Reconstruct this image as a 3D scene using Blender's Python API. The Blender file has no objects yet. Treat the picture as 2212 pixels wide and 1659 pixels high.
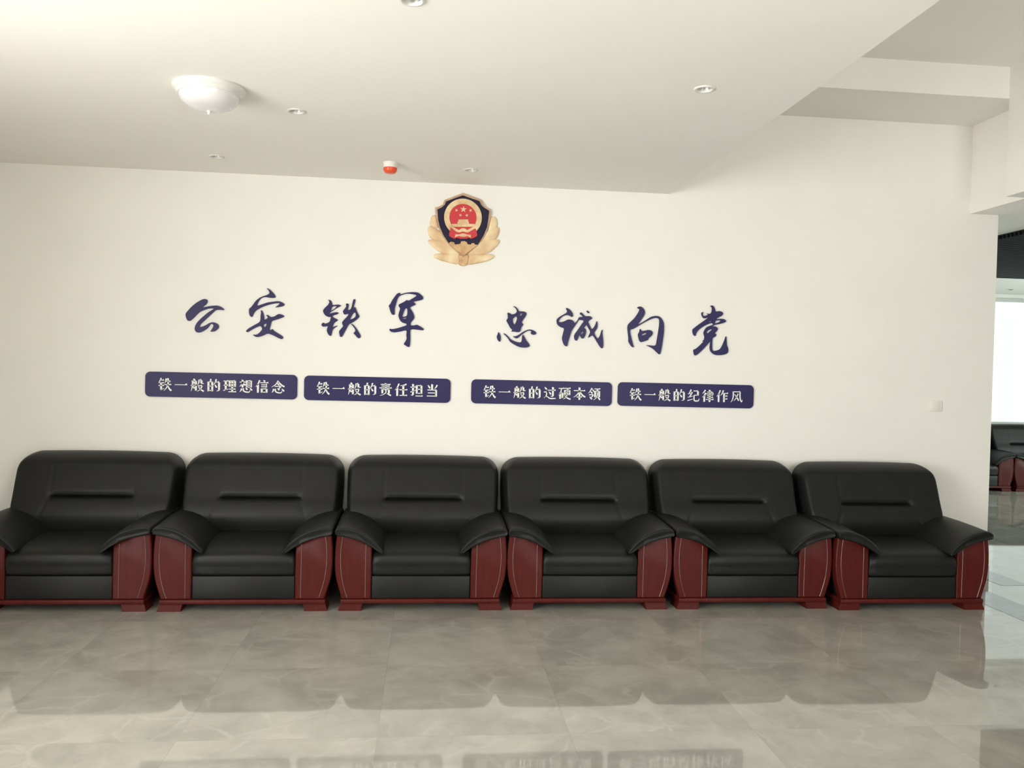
import bpy, bmesh, math, random
from mathutils import Vector, Matrix
from math import sin, cos, pi, sqrt, radians

scene = bpy.context.scene
COL = scene.collection
random.seed(7)

# ------------------------------------------------------------------ camera
cam_data = bpy.data.cameras.new('camera')
cam = bpy.data.objects.new('camera', cam_data)
COL.objects.link(cam)
cam_data.sensor_width = 36.0
cam_data.lens = 36.0 * 1801.24 / 2212.0
cam_data.clip_start = 0.05
cam_data.clip_end = 200
_r = Vector((0.9945866, -0.1009449, 0.0246650))
_u = Vector((-0.0227366, 0.0201109, 0.9995392))
_f = Vector((0.1013942, 0.9946887, -0.0177069))
_m = Matrix((_r, _u, -_f)).transposed().to_4x4()
_m.translation = Vector((0.0, -6.0, 1.52528))
cam.matrix_world = _m
scene.camera = cam

# ------------------------------------------------------------------ light
scene.view_settings.view_transform = 'Standard'
scene.view_settings.look = 'None'
scene.view_settings.gamma = 1.0
scene.view_settings.use_curve_mapping = False
scene.view_settings.exposure = 0.0
scene.cycles.use_denoising = True
scene.cycles.caustics_refractive = False
scene.cycles.max_bounces = 14
scene.cycles.diffuse_bounces = 8
scene.cycles.glossy_bounces = 5
scene.cycles.transparent_max_bounces = 12
scene.cycles.sample_clamp_indirect = 12

world = bpy.data.worlds.new('world')
scene.world = world
world.use_nodes = True
_bg = world.node_tree.nodes['Background']
_bg.inputs['Color'].default_value = (0.96, 1.0, 0.985, 1)
_bg.inputs['Strength'].default_value = 1.23


def area_light(name, loc, direction, sx, sy, power, color):
    d = bpy.data.lights.new(name, 'AREA')
    d.shape = 'RECTANGLE'
    d.size, d.size_y = sx, sy
    d.energy = power
    d.color = color
    o = bpy.data.objects.new(name, d)
    COL.objects.link(o)
    o.location = loc
    o.rotation_euler = Vector(direction).to_track_quat('-Z', 'Y').to_euler()
    return o


# daylight through the left window; the rear and far side lights are added fill (each light stands in the plane of a window opening)
area_light('daylight_left_window', (-3.53, -5.1, 1.42), (1, 0, 0), 3.1, 2.1, 330, (1.0, 0.988, 0.955))
area_light('added_rear_fill', (2.85, -8.62, 1.7), (0, 1, 0), 1.9, 3.1, 140, (1.0, 0.988, 0.955))  # unseen source, added to brighten the cross beam and upper ceiling
area_light('added_far_side_fill', (10.15, 2.6, 1.55), (-1, 0, 0), 2.3, 4.0, 230, (0.84, 1.0, 0.93))  # unseen source, added to light the fronts of the far armchairs

# outlines on the wall, in millimetres (x, z)
CHARS = {
 'gong': [
  [(-1549,1961),(-1533,1957),(-1530,1941),(-1540,1924),(-1558,1909),(-1567,1899),(-1524,1911),(-1492,1916),(-1461,1918),(-1435,1907),(-1417,1893),(-1419,1887),(-1444,1889),(-1472,1888),(-1492,1869),(-1523,1837),(-1558,1803),(-1577,1782),(-1582,1763),(-1557,1770),(-1534,1782),(-1514,1796),(-1490,1802),(-1466,1794),(-1452,1780),(-1451,1764),(-1466,1747),(-1485,1736),(-1511,1735),(-1501,1746),(-1490,1765),(-1486,1779),(-1494,1789),(-1510,1788),(-1516,1774),(-1529,1757),(-1553,1739),(-1576,1727),(-1596,1726),(-1610,1737),(-1614,1757),(-1607,1782),(-1586,1811),(-1554,1842),(-1523,1870),(-1492,1890),(-1486,1895),(-1500,1898),(-1524,1895),(-1551,1885),(-1579,1872),(-1598,1855),(-1621,1828),(-1645,1805),(-1662,1806),(-1673,1828),(-1677,1853),(-1665,1871),(-1638,1903),(-1611,1928),(-1580,1949),(-1560,1959)],
 ],
 'an': [
  [(-1134,2051),(-1112,2043),(-1088,2021),(-1073,2003),(-1069,1987),(-1083,1983),(-1111,1984),(-1143,1989),(-1163,1982),(-1179,1967),(-1190,1946),(-1196,1923),(-1166,1934),(-1126,1950),(-1086,1957),(-1054,1962),(-1030,1958),(-1010,1945),(-1006,1937),(-1021,1927),(-1045,1921),(-1074,1917),(-1054,1930),(-1040,1942),(-1042,1949),(-1070,1946),(-1110,1937),(-1150,1922),(-1182,1905),(-1205,1888),(-1217,1871),(-1225,1848),(-1233,1845),(-1245,1858),(-1249,1882),(-1248,1903),(-1234,1914),(-1218,1937),(-1203,1960),(-1179,1981),(-1155,1993),(-1131,2001),(-1115,2010),(-1110,2018),(-1116,2034)],
  [(-1169,1895),(-1159,1891),(-1149,1869),(-1144,1845),(-1145,1828),(-1124,1837),(-1118,1848),(-1133,1861),(-1119,1864),(-1100,1848),(-1076,1853),(-1060,1864),(-1045,1873),(-1024,1869),(-1004,1858),(-1024,1846),(-1052,1835),(-1092,1822),(-1096,1809),(-1100,1789),(-1107,1764),(-1097,1754),(-1089,1768),(-1074,1752),(-1042,1733),(-1017,1717),(-1011,1707),(-1021,1696),(-1041,1702),(-1078,1721),(-1118,1735),(-1146,1719),(-1170,1710),(-1194,1706),(-1210,1713),(-1220,1723),(-1194,1722),(-1174,1737),(-1155,1762),(-1161,1778),(-1171,1786),(-1203,1771),(-1235,1752),(-1256,1737),(-1269,1745),(-1251,1764),(-1215,1787),(-1174,1811),(-1168,1832),(-1169,1860),(-1165,1877)],
  [(-1148,1795),(-1126,1805),(-1129,1788),(-1137,1776),(-1147,1785)],
 ],
 'tie': [
  [(-711,1983),(-690,1981),(-680,1964),(-676,1946),(-657,1949),(-633,1952),(-615,1945),(-628,1937),(-644,1928),(-668,1911),(-690,1896),(-698,1883),(-676,1892),(-648,1898),(-631,1894),(-639,1885),(-660,1877),(-678,1869),(-667,1859),(-651,1852),(-634,1844),(-646,1833),(-662,1822),(-669,1805),(-672,1789),(-654,1799),(-636,1804),(-650,1792),(-666,1781),(-674,1768),(-677,1747),(-681,1731),(-689,1728),(-702,1740),(-712,1763),(-710,1779),(-703,1798),(-727,1793),(-743,1793),(-751,1805),(-744,1818),(-730,1822),(-732,1814),(-711,1817),(-691,1830),(-687,1850),(-684,1863),(-706,1862),(-727,1874),(-739,1894),(-741,1909),(-726,1928),(-706,1947),(-697,1964),(-700,1976)],
  [(-677,1937),(-650,1941),(-648,1934),(-660,1922),(-685,1905),(-690,1899),(-683,1919)],
  [(-531,1993),(-517,1993),(-520,1972),(-528,1942),(-526,1930),(-518,1939),(-511,1922),(-503,1902),(-492,1883),(-486,1874),(-496,1858),(-516,1841),(-544,1822),(-558,1815),(-568,1800),(-584,1767),(-599,1737),(-607,1724),(-619,1724),(-624,1745),(-627,1763),(-613,1782),(-597,1801),(-605,1812),(-607,1828),(-594,1845),(-570,1871),(-560,1888),(-578,1885),(-594,1882),(-602,1899),(-601,1909),(-587,1928),(-579,1941),(-584,1957),(-576,1962),(-563,1958),(-565,1937),(-570,1914),(-550,1919),(-542,1938),(-537,1967)],
  [(-521,1903),(-511,1889),(-514,1868),(-532,1855),(-553,1848),(-545,1867),(-533,1890)],
  [(-548,1818),(-532,1816),(-511,1794),(-489,1761),(-477,1741),(-476,1724),(-488,1717),(-501,1725),(-514,1742),(-528,1751),(-512,1767),(-514,1781),(-531,1803)],
 ],
 'jun': [
  [(-215,2048),(-201,2048),(-207,2036),(-182,2045),(-158,2052),(-120,2057),(-79,2056),(-53,2037),(-41,2023),(-42,2008),(-65,1999),(-111,1989),(-102,1981),(-91,1969),(-110,1960),(-128,1951),(-134,1943),(-117,1922),(-102,1893),(-100,1873),(-112,1856),(-124,1843),(-127,1820),(-98,1820),(-84,1827),(-61,1817),(-40,1803),(-29,1795),(-39,1787),(-73,1790),(-106,1793),(-126,1790),(-128,1772),(-125,1730),(-127,1684),(-130,1667),(-141,1665),(-157,1675),(-174,1685),(-160,1704),(-150,1725),(-155,1750),(-151,1779),(-164,1784),(-197,1774),(-238,1766),(-263,1770),(-276,1782),(-272,1792),(-255,1789),(-222,1796),(-189,1807),(-154,1819),(-153,1831),(-178,1835),(-197,1847),(-209,1869),(-214,1890),(-208,1915),(-201,1938),(-213,1953),(-214,1965),(-193,1976),(-173,1987),(-156,2001),(-144,1993),(-119,2010),(-89,2030),(-91,2038),(-120,2043),(-157,2046),(-186,2037),(-211,2026),(-223,2006),(-230,1977),(-240,1943),(-241,1914),(-239,1895),(-249,1890),(-262,1897),(-273,1922),(-277,1942),(-284,1954),(-272,1967),(-260,1993),(-244,2018),(-228,2040)],
  [(-163,1941),(-152,1938),(-150,1909),(-154,1884),(-187,1878),(-181,1899),(-173,1925)],
  [(-185,1868),(-154,1876),(-160,1867),(-174,1865)],
 ],
 'zhong': [
  [(603,1981),(622,1977),(640,1960),(649,1943),(674,1945),(696,1941),(705,1928),(696,1909),(680,1885),(668,1864),(685,1851),(671,1836),(665,1817),(661,1798),(640,1793),(618,1797),(595,1796),(605,1809),(588,1823),(574,1848),(557,1877),(569,1890),(569,1911),(564,1933),(581,1929),(598,1919),(619,1926),(632,1937),(634,1947),(625,1966)],
  [(632,1909),(637,1892),(631,1871),(623,1852),(615,1846),(606,1866),(605,1889),(618,1902)],
  [(656,1918),(664,1930),(675,1932),(669,1917),(659,1911)],
  [(502,1793),(515,1775),(522,1749),(520,1726),(512,1720),(499,1734),(491,1757),(498,1774)],
  [(536,1783),(555,1778),(577,1759),(594,1739),(629,1725),(659,1719),(671,1724),(676,1741),(675,1762),(681,1779),(692,1763),(709,1733),(727,1713),(734,1698),(721,1686),(689,1683),(655,1687),(621,1703),(590,1722),(573,1749),(555,1767)],
  [(606,1763),(628,1763),(653,1776),(682,1798),(712,1813),(733,1816),(754,1811),(774,1799),(779,1786),(764,1777),(745,1781),(737,1792),(744,1802),(729,1809),(708,1803),(687,1789),(662,1768),(647,1753),(636,1748),(624,1752)],
 ],
 'cheng': [
  [(991,1981),(1012,1974),(1030,1958),(1043,1939),(1044,1920),(1035,1915),(1022,1923),(1005,1929),(983,1926),(962,1913),(945,1895),(939,1876),(959,1875),(985,1884),(1006,1897),(1032,1896),(1049,1886),(1058,1869),(1079,1893),(1087,1913),(1096,1918),(1118,1918),(1113,1926),(1095,1938),(1095,1949),(1106,1950),(1121,1935),(1135,1923),(1156,1926),(1174,1924),(1189,1911),(1170,1898),(1155,1885),(1167,1862),(1185,1828),(1202,1846),(1214,1872),(1220,1895),(1227,1872),(1226,1842),(1207,1812),(1203,1803),(1221,1773),(1235,1761),(1249,1791),(1257,1822),(1265,1832),(1264,1800),(1272,1754),(1273,1711),(1269,1694),(1258,1695),(1240,1718),(1213,1760),(1192,1790),(1173,1776),(1158,1767),(1166,1789),(1177,1811),(1159,1840),(1145,1865),(1137,1852),(1126,1839),(1142,1829),(1144,1810),(1138,1784),(1126,1762),(1113,1761),(1104,1774),(1095,1791),(1087,1765),(1079,1746),(1068,1744),(1057,1760),(1056,1786),(1081,1821),(1106,1860),(1129,1892),(1101,1896),(1088,1898),(1075,1876),(1059,1850),(1038,1819),(1030,1794),(1018,1751),(1010,1721),(1009,1704),(996,1701),(980,1716),(966,1758),(974,1792),(984,1833),(956,1838),(931,1857),(924,1880),(926,1897),(949,1917),(975,1932),(998,1946),(1002,1957),(993,1971)],
  [(1104,1794),(1110,1804),(1125,1818),(1123,1803),(1112,1793)],
  [(1143,1966),(1155,1962),(1167,1949),(1156,1946),(1147,1953)],
 ],
 'xiang': [
  [(1519,1995),(1521,2003),(1537,2009),(1557,2002),(1575,1981),(1578,1960),(1567,1934),(1546,1903),(1525,1872),(1555,1890),(1594,1915),(1624,1936),(1659,1944),(1690,1938),(1713,1912),(1723,1883),(1724,1831),(1717,1766),(1708,1701),(1700,1664),(1692,1661),(1676,1674),(1649,1699),(1622,1714),(1588,1727),(1622,1725),(1652,1723),(1668,1730),(1673,1769),(1682,1830),(1688,1881),(1687,1920),(1669,1929),(1642,1925),(1607,1911),(1560,1884),(1517,1857),(1491,1841),(1469,1836),(1472,1806),(1484,1764),(1496,1721),(1503,1711),(1495,1707),(1481,1716),(1458,1750),(1460,1772),(1455,1806),(1449,1849),(1453,1874),(1476,1897),(1502,1923),(1523,1954),(1537,1982),(1533,1991)],
  [(1543,1848),(1557,1828),(1583,1833),(1610,1839),(1632,1832),(1641,1818),(1637,1803),(1624,1789),(1609,1778),(1607,1765),(1585,1756),(1555,1746),(1544,1753),(1534,1778),(1529,1804),(1540,1821)],
  [(1558,1802),(1571,1811),(1597,1816),(1588,1805),(1558,1795)],
 ],
 'dang': [
  [(2067,2029),(2083,2034),(2097,2024),(2106,2005),(2109,1987),(2138,1994),(2160,1988),(2170,1974),(2157,1958),(2130,1945),(2115,1931),(2139,1936),(2171,1937),(2189,1927),(2194,1918),(2176,1907),(2141,1897),(2105,1890),(2088,1878),(2114,1879),(2133,1864),(2124,1845),(2107,1829),(2123,1816),(2112,1803),(2092,1792),(2091,1755),(2093,1698),(2120,1699),(2151,1709),(2168,1735),(2185,1779),(2197,1815),(2200,1775),(2204,1741),(2213,1723),(2216,1697),(2205,1680),(2174,1669),(2130,1666),(2103,1673),(2080,1694),(2073,1720),(2079,1772),(2056,1745),(2021,1705),(1986,1672),(1965,1658),(1955,1669),(1949,1703),(1968,1708),(1998,1735),(2028,1766),(2015,1766),(2030,1779),(2032,1801),(2022,1831),(2035,1857),(2047,1873),(2078,1885),(2098,1892),(2087,1904),(2060,1897),(2016,1874),(1981,1847),(1966,1821),(1965,1805),(1956,1803),(1944,1816),(1937,1850),(1958,1868),(1993,1895),(2028,1920),(2063,1947),(2041,1938),(2023,1935),(2010,1947),(2002,1969),(2006,1980),(2022,1982),(2011,1971),(2018,1952),(2036,1955),(2058,1966),(2036,1974),(2067,1969),(2078,1978),(2084,2002),(2081,2019)],
  [(2113,1922),(2153,1926),(2145,1913),(2107,1899),(2109,1911)],
  [(2046,1832),(2057,1849),(2084,1859),(2088,1854),(2071,1839),(2053,1825)],
  [(2060,1910),(2080,1921),(2080,1915),(2064,1908)],
 ],
}
EMBLEM = {
 'shield_rim': [(223,2773),(271,2758),(317,2743),(359,2729),(365,2715),(379,2689),(402,2673),(427,2666),(427,2630),(422,2592),(413,2546),(399,2500),(377,2459),(347,2418),(295,2367),(237,2317),(185,2359),(135,2402),(96,2448),(68,2494),(52,2539),(40,2591),(33,2628),(31,2661),(57,2670),(83,2685),(95,2718),(135,2735),(180,2754)],
 'shield_field': [(223,2756),(271,2741),(344,2720),(356,2694),(379,2674),(414,2655),(411,2607),(402,2538),(380,2480),(338,2408),(291,2368),(237,2327),(177,2372),(131,2411),(92,2468),(64,2528),(51,2584),(45,2648),(76,2664),(98,2684),(105,2707),(165,2732)],
 'brick_wall': [(131,2411),(146,2423),(169,2420),(176,2404),(199,2407),(214,2411),(218,2428),(242,2431),(261,2424),(266,2409),(290,2408),(294,2418),(313,2419),(317,2409),(338,2408),(291,2368),(237,2327),(177,2372)],
 'red_drape': [(143,2523),(138,2501),(132,2478),(133,2464),(151,2452),(172,2444),(187,2453),(202,2447),(232,2447),(263,2449),(274,2457),(289,2448),(314,2458),(334,2473),(328,2501),(320,2523),(295,2515),(262,2494),(231,2501),(201,2492),(166,2509)],
 'gate_roof': [(196,2582),(265,2585),(267,2574),(273,2557),(272,2552),(188,2548),(187,2554),(195,2571)],
 'gate_base': [(148,2548),(313,2555),(311,2544),(303,2534),(162,2528),(153,2537)],
 'garland': [(147,2527),(164,2526),(201,2506),(208,2511),(217,2518),(231,2521),(244,2519),(254,2513),(261,2509),(297,2531),(316,2534),(303,2515),(279,2499),(262,2491),(243,2495),(231,2498),(220,2494),(201,2489),(182,2495),(159,2511)],
 'ribbon': [(176,2476),(201,2475),(216,2481),(232,2484),(247,2482),(260,2477),(288,2476),(287,2455),(262,2467),(247,2461),(232,2460),(217,2460),(202,2466),(173,2453)],
 'stem': [(200,2335),(236,2326),(282,2338),(271,2290),(268,2264),(237,2254),(206,2262),(209,2291)],
}
LEAVES = [
 [(38,2610),(13,2611),(0,2593),(-8,2540),(19,2522),(57,2512),(48,2561)],
 [(-12,2534),(-22,2509),(-16,2475),(2,2442),(51,2425),(104,2412),(75,2464),(50,2493),(19,2522)],
 [(-18,2434),(-13,2413),(30,2375),(80,2339),(156,2325),(224,2307),(155,2369),(100,2420),(21,2435)],
 [(16,2322),(31,2305),(85,2287),(138,2275),(210,2262),(213,2295),(190,2323),(117,2337),(53,2340)],
 [(423,2613),(457,2621),(473,2598),(480,2545),(440,2521),(406,2496),(414,2558)],
 [(474,2547),(493,2540),(492,2504),(474,2461),(431,2440),(374,2419),(399,2485),(436,2520)],
 [(461,2457),(498,2451),(492,2428),(462,2392),(421,2354),(345,2338),(251,2312),(318,2383),(373,2438)],
 [(433,2351),(468,2335),(441,2311),(396,2291),(328,2275),(269,2263),(265,2290),(273,2324),(345,2338)],
]
# ring [(229, 2599), (94, 2593), (365, 2605), (226, 2731), (131, 2595), (327, 2603), (226, 2697), (138, 2512), (328, 2512)]
# stars [(230, 2658), (229, 2682), (181, 2647), (281, 2650), (210, 2613), (255, 2614)]

# ------------------------------------------------------------------ materials
def mat(name, color, rough=0.5, spec=0.5, coat=0.0, metal=0.0):
    m = bpy.data.materials.new(name)
    m.use_nodes = True
    b = m.node_tree.nodes['Principled BSDF']
    b.inputs['Base Color'].default_value = (*color, 1)
    b.inputs['Roughness'].default_value = rough
    b.inputs['Specular IOR Level'].default_value = spec
    b.inputs['Coat Weight'].default_value = coat
    b.inputs['Coat Roughness'].default_value = 0.12
    b.inputs['Metallic'].default_value = metal
    return m


def nodes_of(m):
    return m.node_tree.nodes, m.node_tree.links, m.node_tree.nodes['Principled BSDF']


def add_noise(m, c1, c2, scale, detail=4.0, stretch=None, bump=0.0, bump_scale=None, distortion=0.0, dist=0.002):
    n, l, b = nodes_of(m)
    tc = n.new('ShaderNodeTexCoord')
    mp = n.new('ShaderNodeMapping')
    l.new(tc.outputs['Object'], mp.inputs['Vector'])
    if stretch:
        mp.inputs['Scale'].default_value = stretch
    t = n.new('ShaderNodeTexNoise')
    t.inputs['Scale'].default_value = scale
    t.inputs['Detail'].default_value = detail
    t.inputs['Distortion'].default_value = distortion
    l.new(mp.outputs['Vector'], t.inputs['Vector'])
    r = n.new('ShaderNodeValToRGB')
    r.color_ramp.elements[0].position = 0.3
    r.color_ramp.elements[1].position = 0.7
    r.color_ramp.elements[0].color = (*c1, 1)
    r.color_ramp.elements[1].color = (*c2, 1)
    l.new(t.outputs['Fac'], r.inputs['Fac'])
    l.new(r.outputs['Color'], b.inputs['Base Color'])
    if bump:
        t2 = n.new('ShaderNodeTexNoise')
        t2.inputs['Scale'].default_value = bump_scale or scale * 8
        t2.inputs['Detail'].default_value = 3
        l.new(tc.outputs['Object'], t2.inputs['Vector'])
        bp = n.new('ShaderNodeBump')
        bp.inputs['Strength'].default_value = bump
        bp.inputs['Distance'].default_value = dist
        l.new(t2.outputs['Fac'], bp.inputs['Height'])
        l.new(bp.outputs['Normal'], b.inputs['Normal'])
    return m


M_WALL = add_noise(mat('wall_paint', (0.80, 0.78, 0.72), 0.7, 0.25), (0.80, 0.785, 0.745), (0.82, 0.805, 0.765), 3.0, bump=0.05, bump_scale=160)
M_CEIL = add_noise(mat('ceiling_paint', (0.78, 0.76, 0.71), 0.75, 0.2), (0.845, 0.825, 0.785), (0.86, 0.84, 0.80), 2.0, bump=0.03, bump_scale=150)
M_LEATHER = add_noise(mat('black_leather', (0.013, 0.0135, 0.0125), 0.44, 0.25), (0.0072, 0.0078, 0.0073), (0.0098, 0.0104, 0.0098), 9.0, bump=0.22, bump_scale=260, dist=0.0015)
M_SHELL = mat('dark_lining', (0.012, 0.012, 0.012), 0.6, 0.3)
M_WOOD = add_noise(mat('mahogany', (0.12, 0.02, 0.014), 0.42, 0.17, 0.0), (0.060, 0.0065, 0.0048), (0.080, 0.0095, 0.0068), 5.0, 5, (9, 9, 0.8), bump=0.0, distortion=0.6)
M_WOODLINE = mat('mahogany_bead', (0.09, 0.02, 0.015), 0.2, 0.6, 0.7)
M_NAVY = add_noise(mat('navy_acrylic', (0.02, 0.016, 0.085), 0.4, 0.22), (0.021, 0.017, 0.082), (0.024, 0.0195, 0.092), 4.0)
M_TEXT = mat('white_lettering', (0.80, 0.80, 0.77), 0.5, 0.3)
M_GOLD = add_noise(mat('gold_print', (0.72, 0.46, 0.2), 0.42, 0.5), (0.50, 0.27, 0.13), (0.68, 0.46, 0.23), 22.0, 3)
M_GOLDP = add_noise(mat('pale_gold', (0.8, 0.62, 0.33), 0.42, 0.5), (0.58, 0.36, 0.19), (0.78, 0.62, 0.36), 16.0, 2)
def add_stripes(m, dark, scale, rot=0.0, amount=0.55, kind='BANDS'):
    n, l, b = nodes_of(m)
    src = b.inputs['Base Color'].links[0].from_socket
    tc = n.new('ShaderNodeTexCoord'); mp = n.new('ShaderNodeMapping'); mp.inputs['Rotation'].default_value = (0, rot, 0)
    w = n.new('ShaderNodeTexWave'); w.wave_type = kind; w.inputs['Scale'].default_value = scale; w.inputs['Distortion'].default_value = 1.2
    l.new(tc.outputs['Object'], mp.inputs[0]); l.new(mp.outputs[0], w.inputs['Vector'])
    f = n.new('ShaderNodeMath'); f.operation = 'MULTIPLY'; f.inputs[1].default_value = amount; l.new(w.outputs['Fac'], f.inputs[0])
    mx = n.new('ShaderNodeMixRGB'); mx.inputs['Color2'].default_value = (*dark, 1)
    l.new(f.outputs[0], mx.inputs['Fac']); l.new(src, mx.inputs['Color1']); l.new(mx.outputs[0], b.inputs['Base Color'])
    return m


M_LEAF = add_stripes(add_noise(mat('leaf_gold', (0.8, 0.62, 0.33), 0.42, 0.5), (0.64, 0.41, 0.22), (0.90, 0.78, 0.52), 9.0, 2), (0.56, 0.33, 0.17), 38.0, 0.7, 0.35)  # noise blends the leaves' shadow tone and highlight into the gold
M_ROPE = add_stripes(add_noise(mat('rope_gold', (0.7, 0.5, 0.3), 0.45, 0.5), (0.52, 0.32, 0.19), (0.66, 0.46, 0.28), 22.0, 2), (0.25, 0.15, 0.10), 42.0, 0.9, 0.6)
M_RED = mat('emblem_red', (0.56, 0.035, 0.045), 0.4, 0.4)
M_SHIELD = mat('emblem_navy', (0.016, 0.013, 0.04), 0.45, 0.2)
M_PLASTIC = mat('white_plastic', (0.78, 0.76, 0.71), 0.35, 0.5)
M_METALW = mat('white_enamel', (0.68, 0.67, 0.645), 0.35, 0.4)
M_REFLECTOR = mat('silver_reflector', (0.5, 0.5, 0.48), 0.35, 0.5, 0, 0.7)
M_BULB = mat('bulb_glass', (0.8, 0.8, 0.78), 0.3, 0.5)
M_BOWL = mat('opal_glass', (0.70, 0.685, 0.705), 0.2, 0.5, 0.4)
M_ALARM = mat('orange_lens', (0.72, 0.085, 0.03), 0.3, 0.5)
M_FRAME = mat('window_aluminium', (0.6, 0.6, 0.58), 0.4, 0.5)
M_SKIRT = add_noise(mat('skirting_stone', (0.42, 0.41, 0.38), 0.15, 0.5), (0.36, 0.355, 0.33), (0.46, 0.45, 0.42), 6.0)
M_BAND = add_noise(mat('grey_border_stone', (0.16, 0.17, 0.18), 0.08, 0.5), (0.13, 0.14, 0.15), (0.19, 0.2, 0.21), 5.0, 6)
M_GRILLE = mat('black_grille', (0.012, 0.013, 0.015), 0.5, 0.3)

# thin clear glass: mostly lets light through, mirrors a little
M_GLASS = bpy.data.materials.new('window_glass')
M_GLASS.use_nodes = True
_n, _l = M_GLASS.node_tree.nodes, M_GLASS.node_tree.links
_n.clear()
_o = _n.new('ShaderNodeOutputMaterial'); _mx = _n.new('ShaderNodeMixShader')
_t = _n.new('ShaderNodeBsdfTransparent'); _g = _n.new('ShaderNodeBsdfGlossy')
_g.inputs['Roughness'].default_value = 0.02
_t.inputs['Color'].default_value = (0.93, 0.97, 0.95, 1)
_fr = _n.new('ShaderNodeFresnel'); _fr.inputs['IOR'].default_value = 1.25
_l.new(_fr.outputs[0], _mx.inputs[0]); _l.new(_t.outputs[0], _mx.inputs[1]); _l.new(_g.outputs[0], _mx.inputs[2])
_l.new(_mx.outputs[0], _o.inputs['Surface'])


def floor_material():
    m = mat('polished_marble_tile', (0.3, 0.29, 0.26), 0.03, 0.5)
    n, l, b = nodes_of(m)
    b.inputs['IOR'].default_value = 1.75
    tc = n.new('ShaderNodeTexCoord')
    pos = tc.outputs['Object']
    # each tile gets its own piece of marble
    sep = n.new('ShaderNodeSeparateXYZ'); l.new(pos, sep.inputs[0])

    def math(op, a, bb=None, c=None):
        q = n.new('ShaderNodeMath'); q.operation = op
        for i, v in enumerate((a, bb, c)):
            if v is None: continue
            if isinstance(v, (int, float)): q.inputs[i].default_value = v
            else: l.new(v, q.inputs[i])
        return q.outputs[0]
    TX, TY = 0.8, 0.8
    gx = math('DIVIDE', math('ADD', sep.outputs['X'], 40.17), TX)
    gy = math('DIVIDE', math('ADD', sep.outputs['Y'], 40.965), TY)
    fx, fy = math('FRACT', gx), math('FRACT', gy)
    ix, iy = math('FLOOR', gx), math('FLOOR', gy)
    comb = n.new('ShaderNodeCombineXYZ')
    l.new(math('MULTIPLY', ix, 3.71), comb.inputs[0]); l.new(math('MULTIPLY', iy, 5.13), comb.inputs[1]); l.new(math('MULTIPLY', math('ADD', ix, iy), 1.37), comb.inputs[2])
    off = n.new('ShaderNodeVectorMath'); off.operation = 'ADD'
    l.new(pos, off.inputs[0]); l.new(comb.outputs[0], off.inputs[1])
    # warp
    wn = n.new('ShaderNodeTexNoise'); wn.inputs['Scale'].default_value = 2.4; wn.inputs['Detail'].default_value = 5
    l.new(off.outputs[0], wn.inputs['Vector'])
    ws = n.new('ShaderNodeVectorMath'); ws.operation = 'SCALE'; ws.inputs['Scale'].default_value = 0.30
    l.new(wn.outputs['Color'], ws.inputs[0])
    wp = n.new('ShaderNodeVectorMath'); wp.operation = 'ADD'
    l.new(off.outputs[0], wp.inputs[0]); l.new(ws.outputs[0], wp.inputs[1])
    # clouds
    cl = n.new('ShaderNodeTexNoise'); cl.inputs['Scale'].default_value = 3.2; cl.inputs['Detail'].default_value = 6; cl.inputs['Roughness'].default_value = 0.58
    l.new(wp.outputs[0], cl.inputs['Vector'])
    cr = n.new('ShaderNodeValToRGB')
    e = cr.color_ramp.elements
    e[0].position, e[0].color = 0.36, (0.29, 0.278, 0.243, 1)
    e[1].position, e[1].color = 0.64, (0.39, 0.375, 0.33, 1)
    l.new(cl.outputs['Fac'], cr.inputs['Fac'])
    # pale veins at cell borders
    vo = n.new('ShaderNodeTexVoronoi'); vo.feature = 'DISTANCE_TO_EDGE'; vo.inputs['Scale'].default_value = 4.6
    l.new(wp.outputs[0], vo.inputs['Vector'])
    vr = n.new('ShaderNodeValToRGB')
    vr.color_ramp.elements[0].position, vr.color_ramp.elements[0].color = 0.0, (1, 1, 1, 1)
    vr.color_ramp.elements[1].position, vr.color_ramp.elements[1].color = 0.075, (0, 0, 0, 1)
    l.new(vo.outputs['Distance'], vr.inputs['Fac'])
    vm = n.new('ShaderNodeTexNoise'); vm.inputs['Scale'].default_value = 3.5
    l.new(off.outputs[0], vm.inputs['Vector'])
    vmr = n.new('ShaderNodeMapRange'); vmr.inputs['From Min'].default_value = 0.42; vmr.inputs['From Max'].default_value = 0.68
    l.new(vm.outputs['Fac'], vmr.inputs['Value'])
    vf = math('MULTIPLY', math('MULTIPLY', vr.outputs['Color'], vmr.outputs['Result']), 0.36)
    mix = n.new('ShaderNodeMixRGB'); mix.inputs['Color2'].default_value = (0.49, 0.475, 0.425, 1)
    l.new(vf, mix.inputs['Fac']); l.new(cr.outputs['Color'], mix.inputs['Color1'])
    # grout lines
    ed = math('MINIMUM', math('MINIMUM', fx, math('SUBTRACT', 1.0, fx)), math('MINIMUM', fy, math('SUBTRACT', 1.0, fy)))
    gl = math('LESS_THAN', ed, 0.0012)
    mg = n.new('ShaderNodeMixRGB'); mg.inputs['Color2'].default_value = (0.27, 0.26, 0.23, 1)
    l.new(gl, mg.inputs['Fac']); l.new(mix.outputs['Color'], mg.inputs['Color1'])
    l.new(mg.outputs['Color'], b.inputs['Base Color'])
    return m


M_FLOOR = floor_material()


# ------------------------------------------------------------------ helpers
def link_bm(name, bm, m, parent=None, smooth=False, loc=None):
    bmesh.ops.recalc_face_normals(bm, faces=bm.faces)
    me = bpy.data.meshes.new(name)
    bm.to_mesh(me); bm.free()
    if m is not None: me.materials.append(m)
    if smooth:
        for p in me.polygons: p.use_smooth = True
    o = bpy.data.objects.new(name, me)
    COL.objects.link(o)
    if parent is not None: o.parent = parent
    if loc: o.location = loc
    return o


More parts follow.
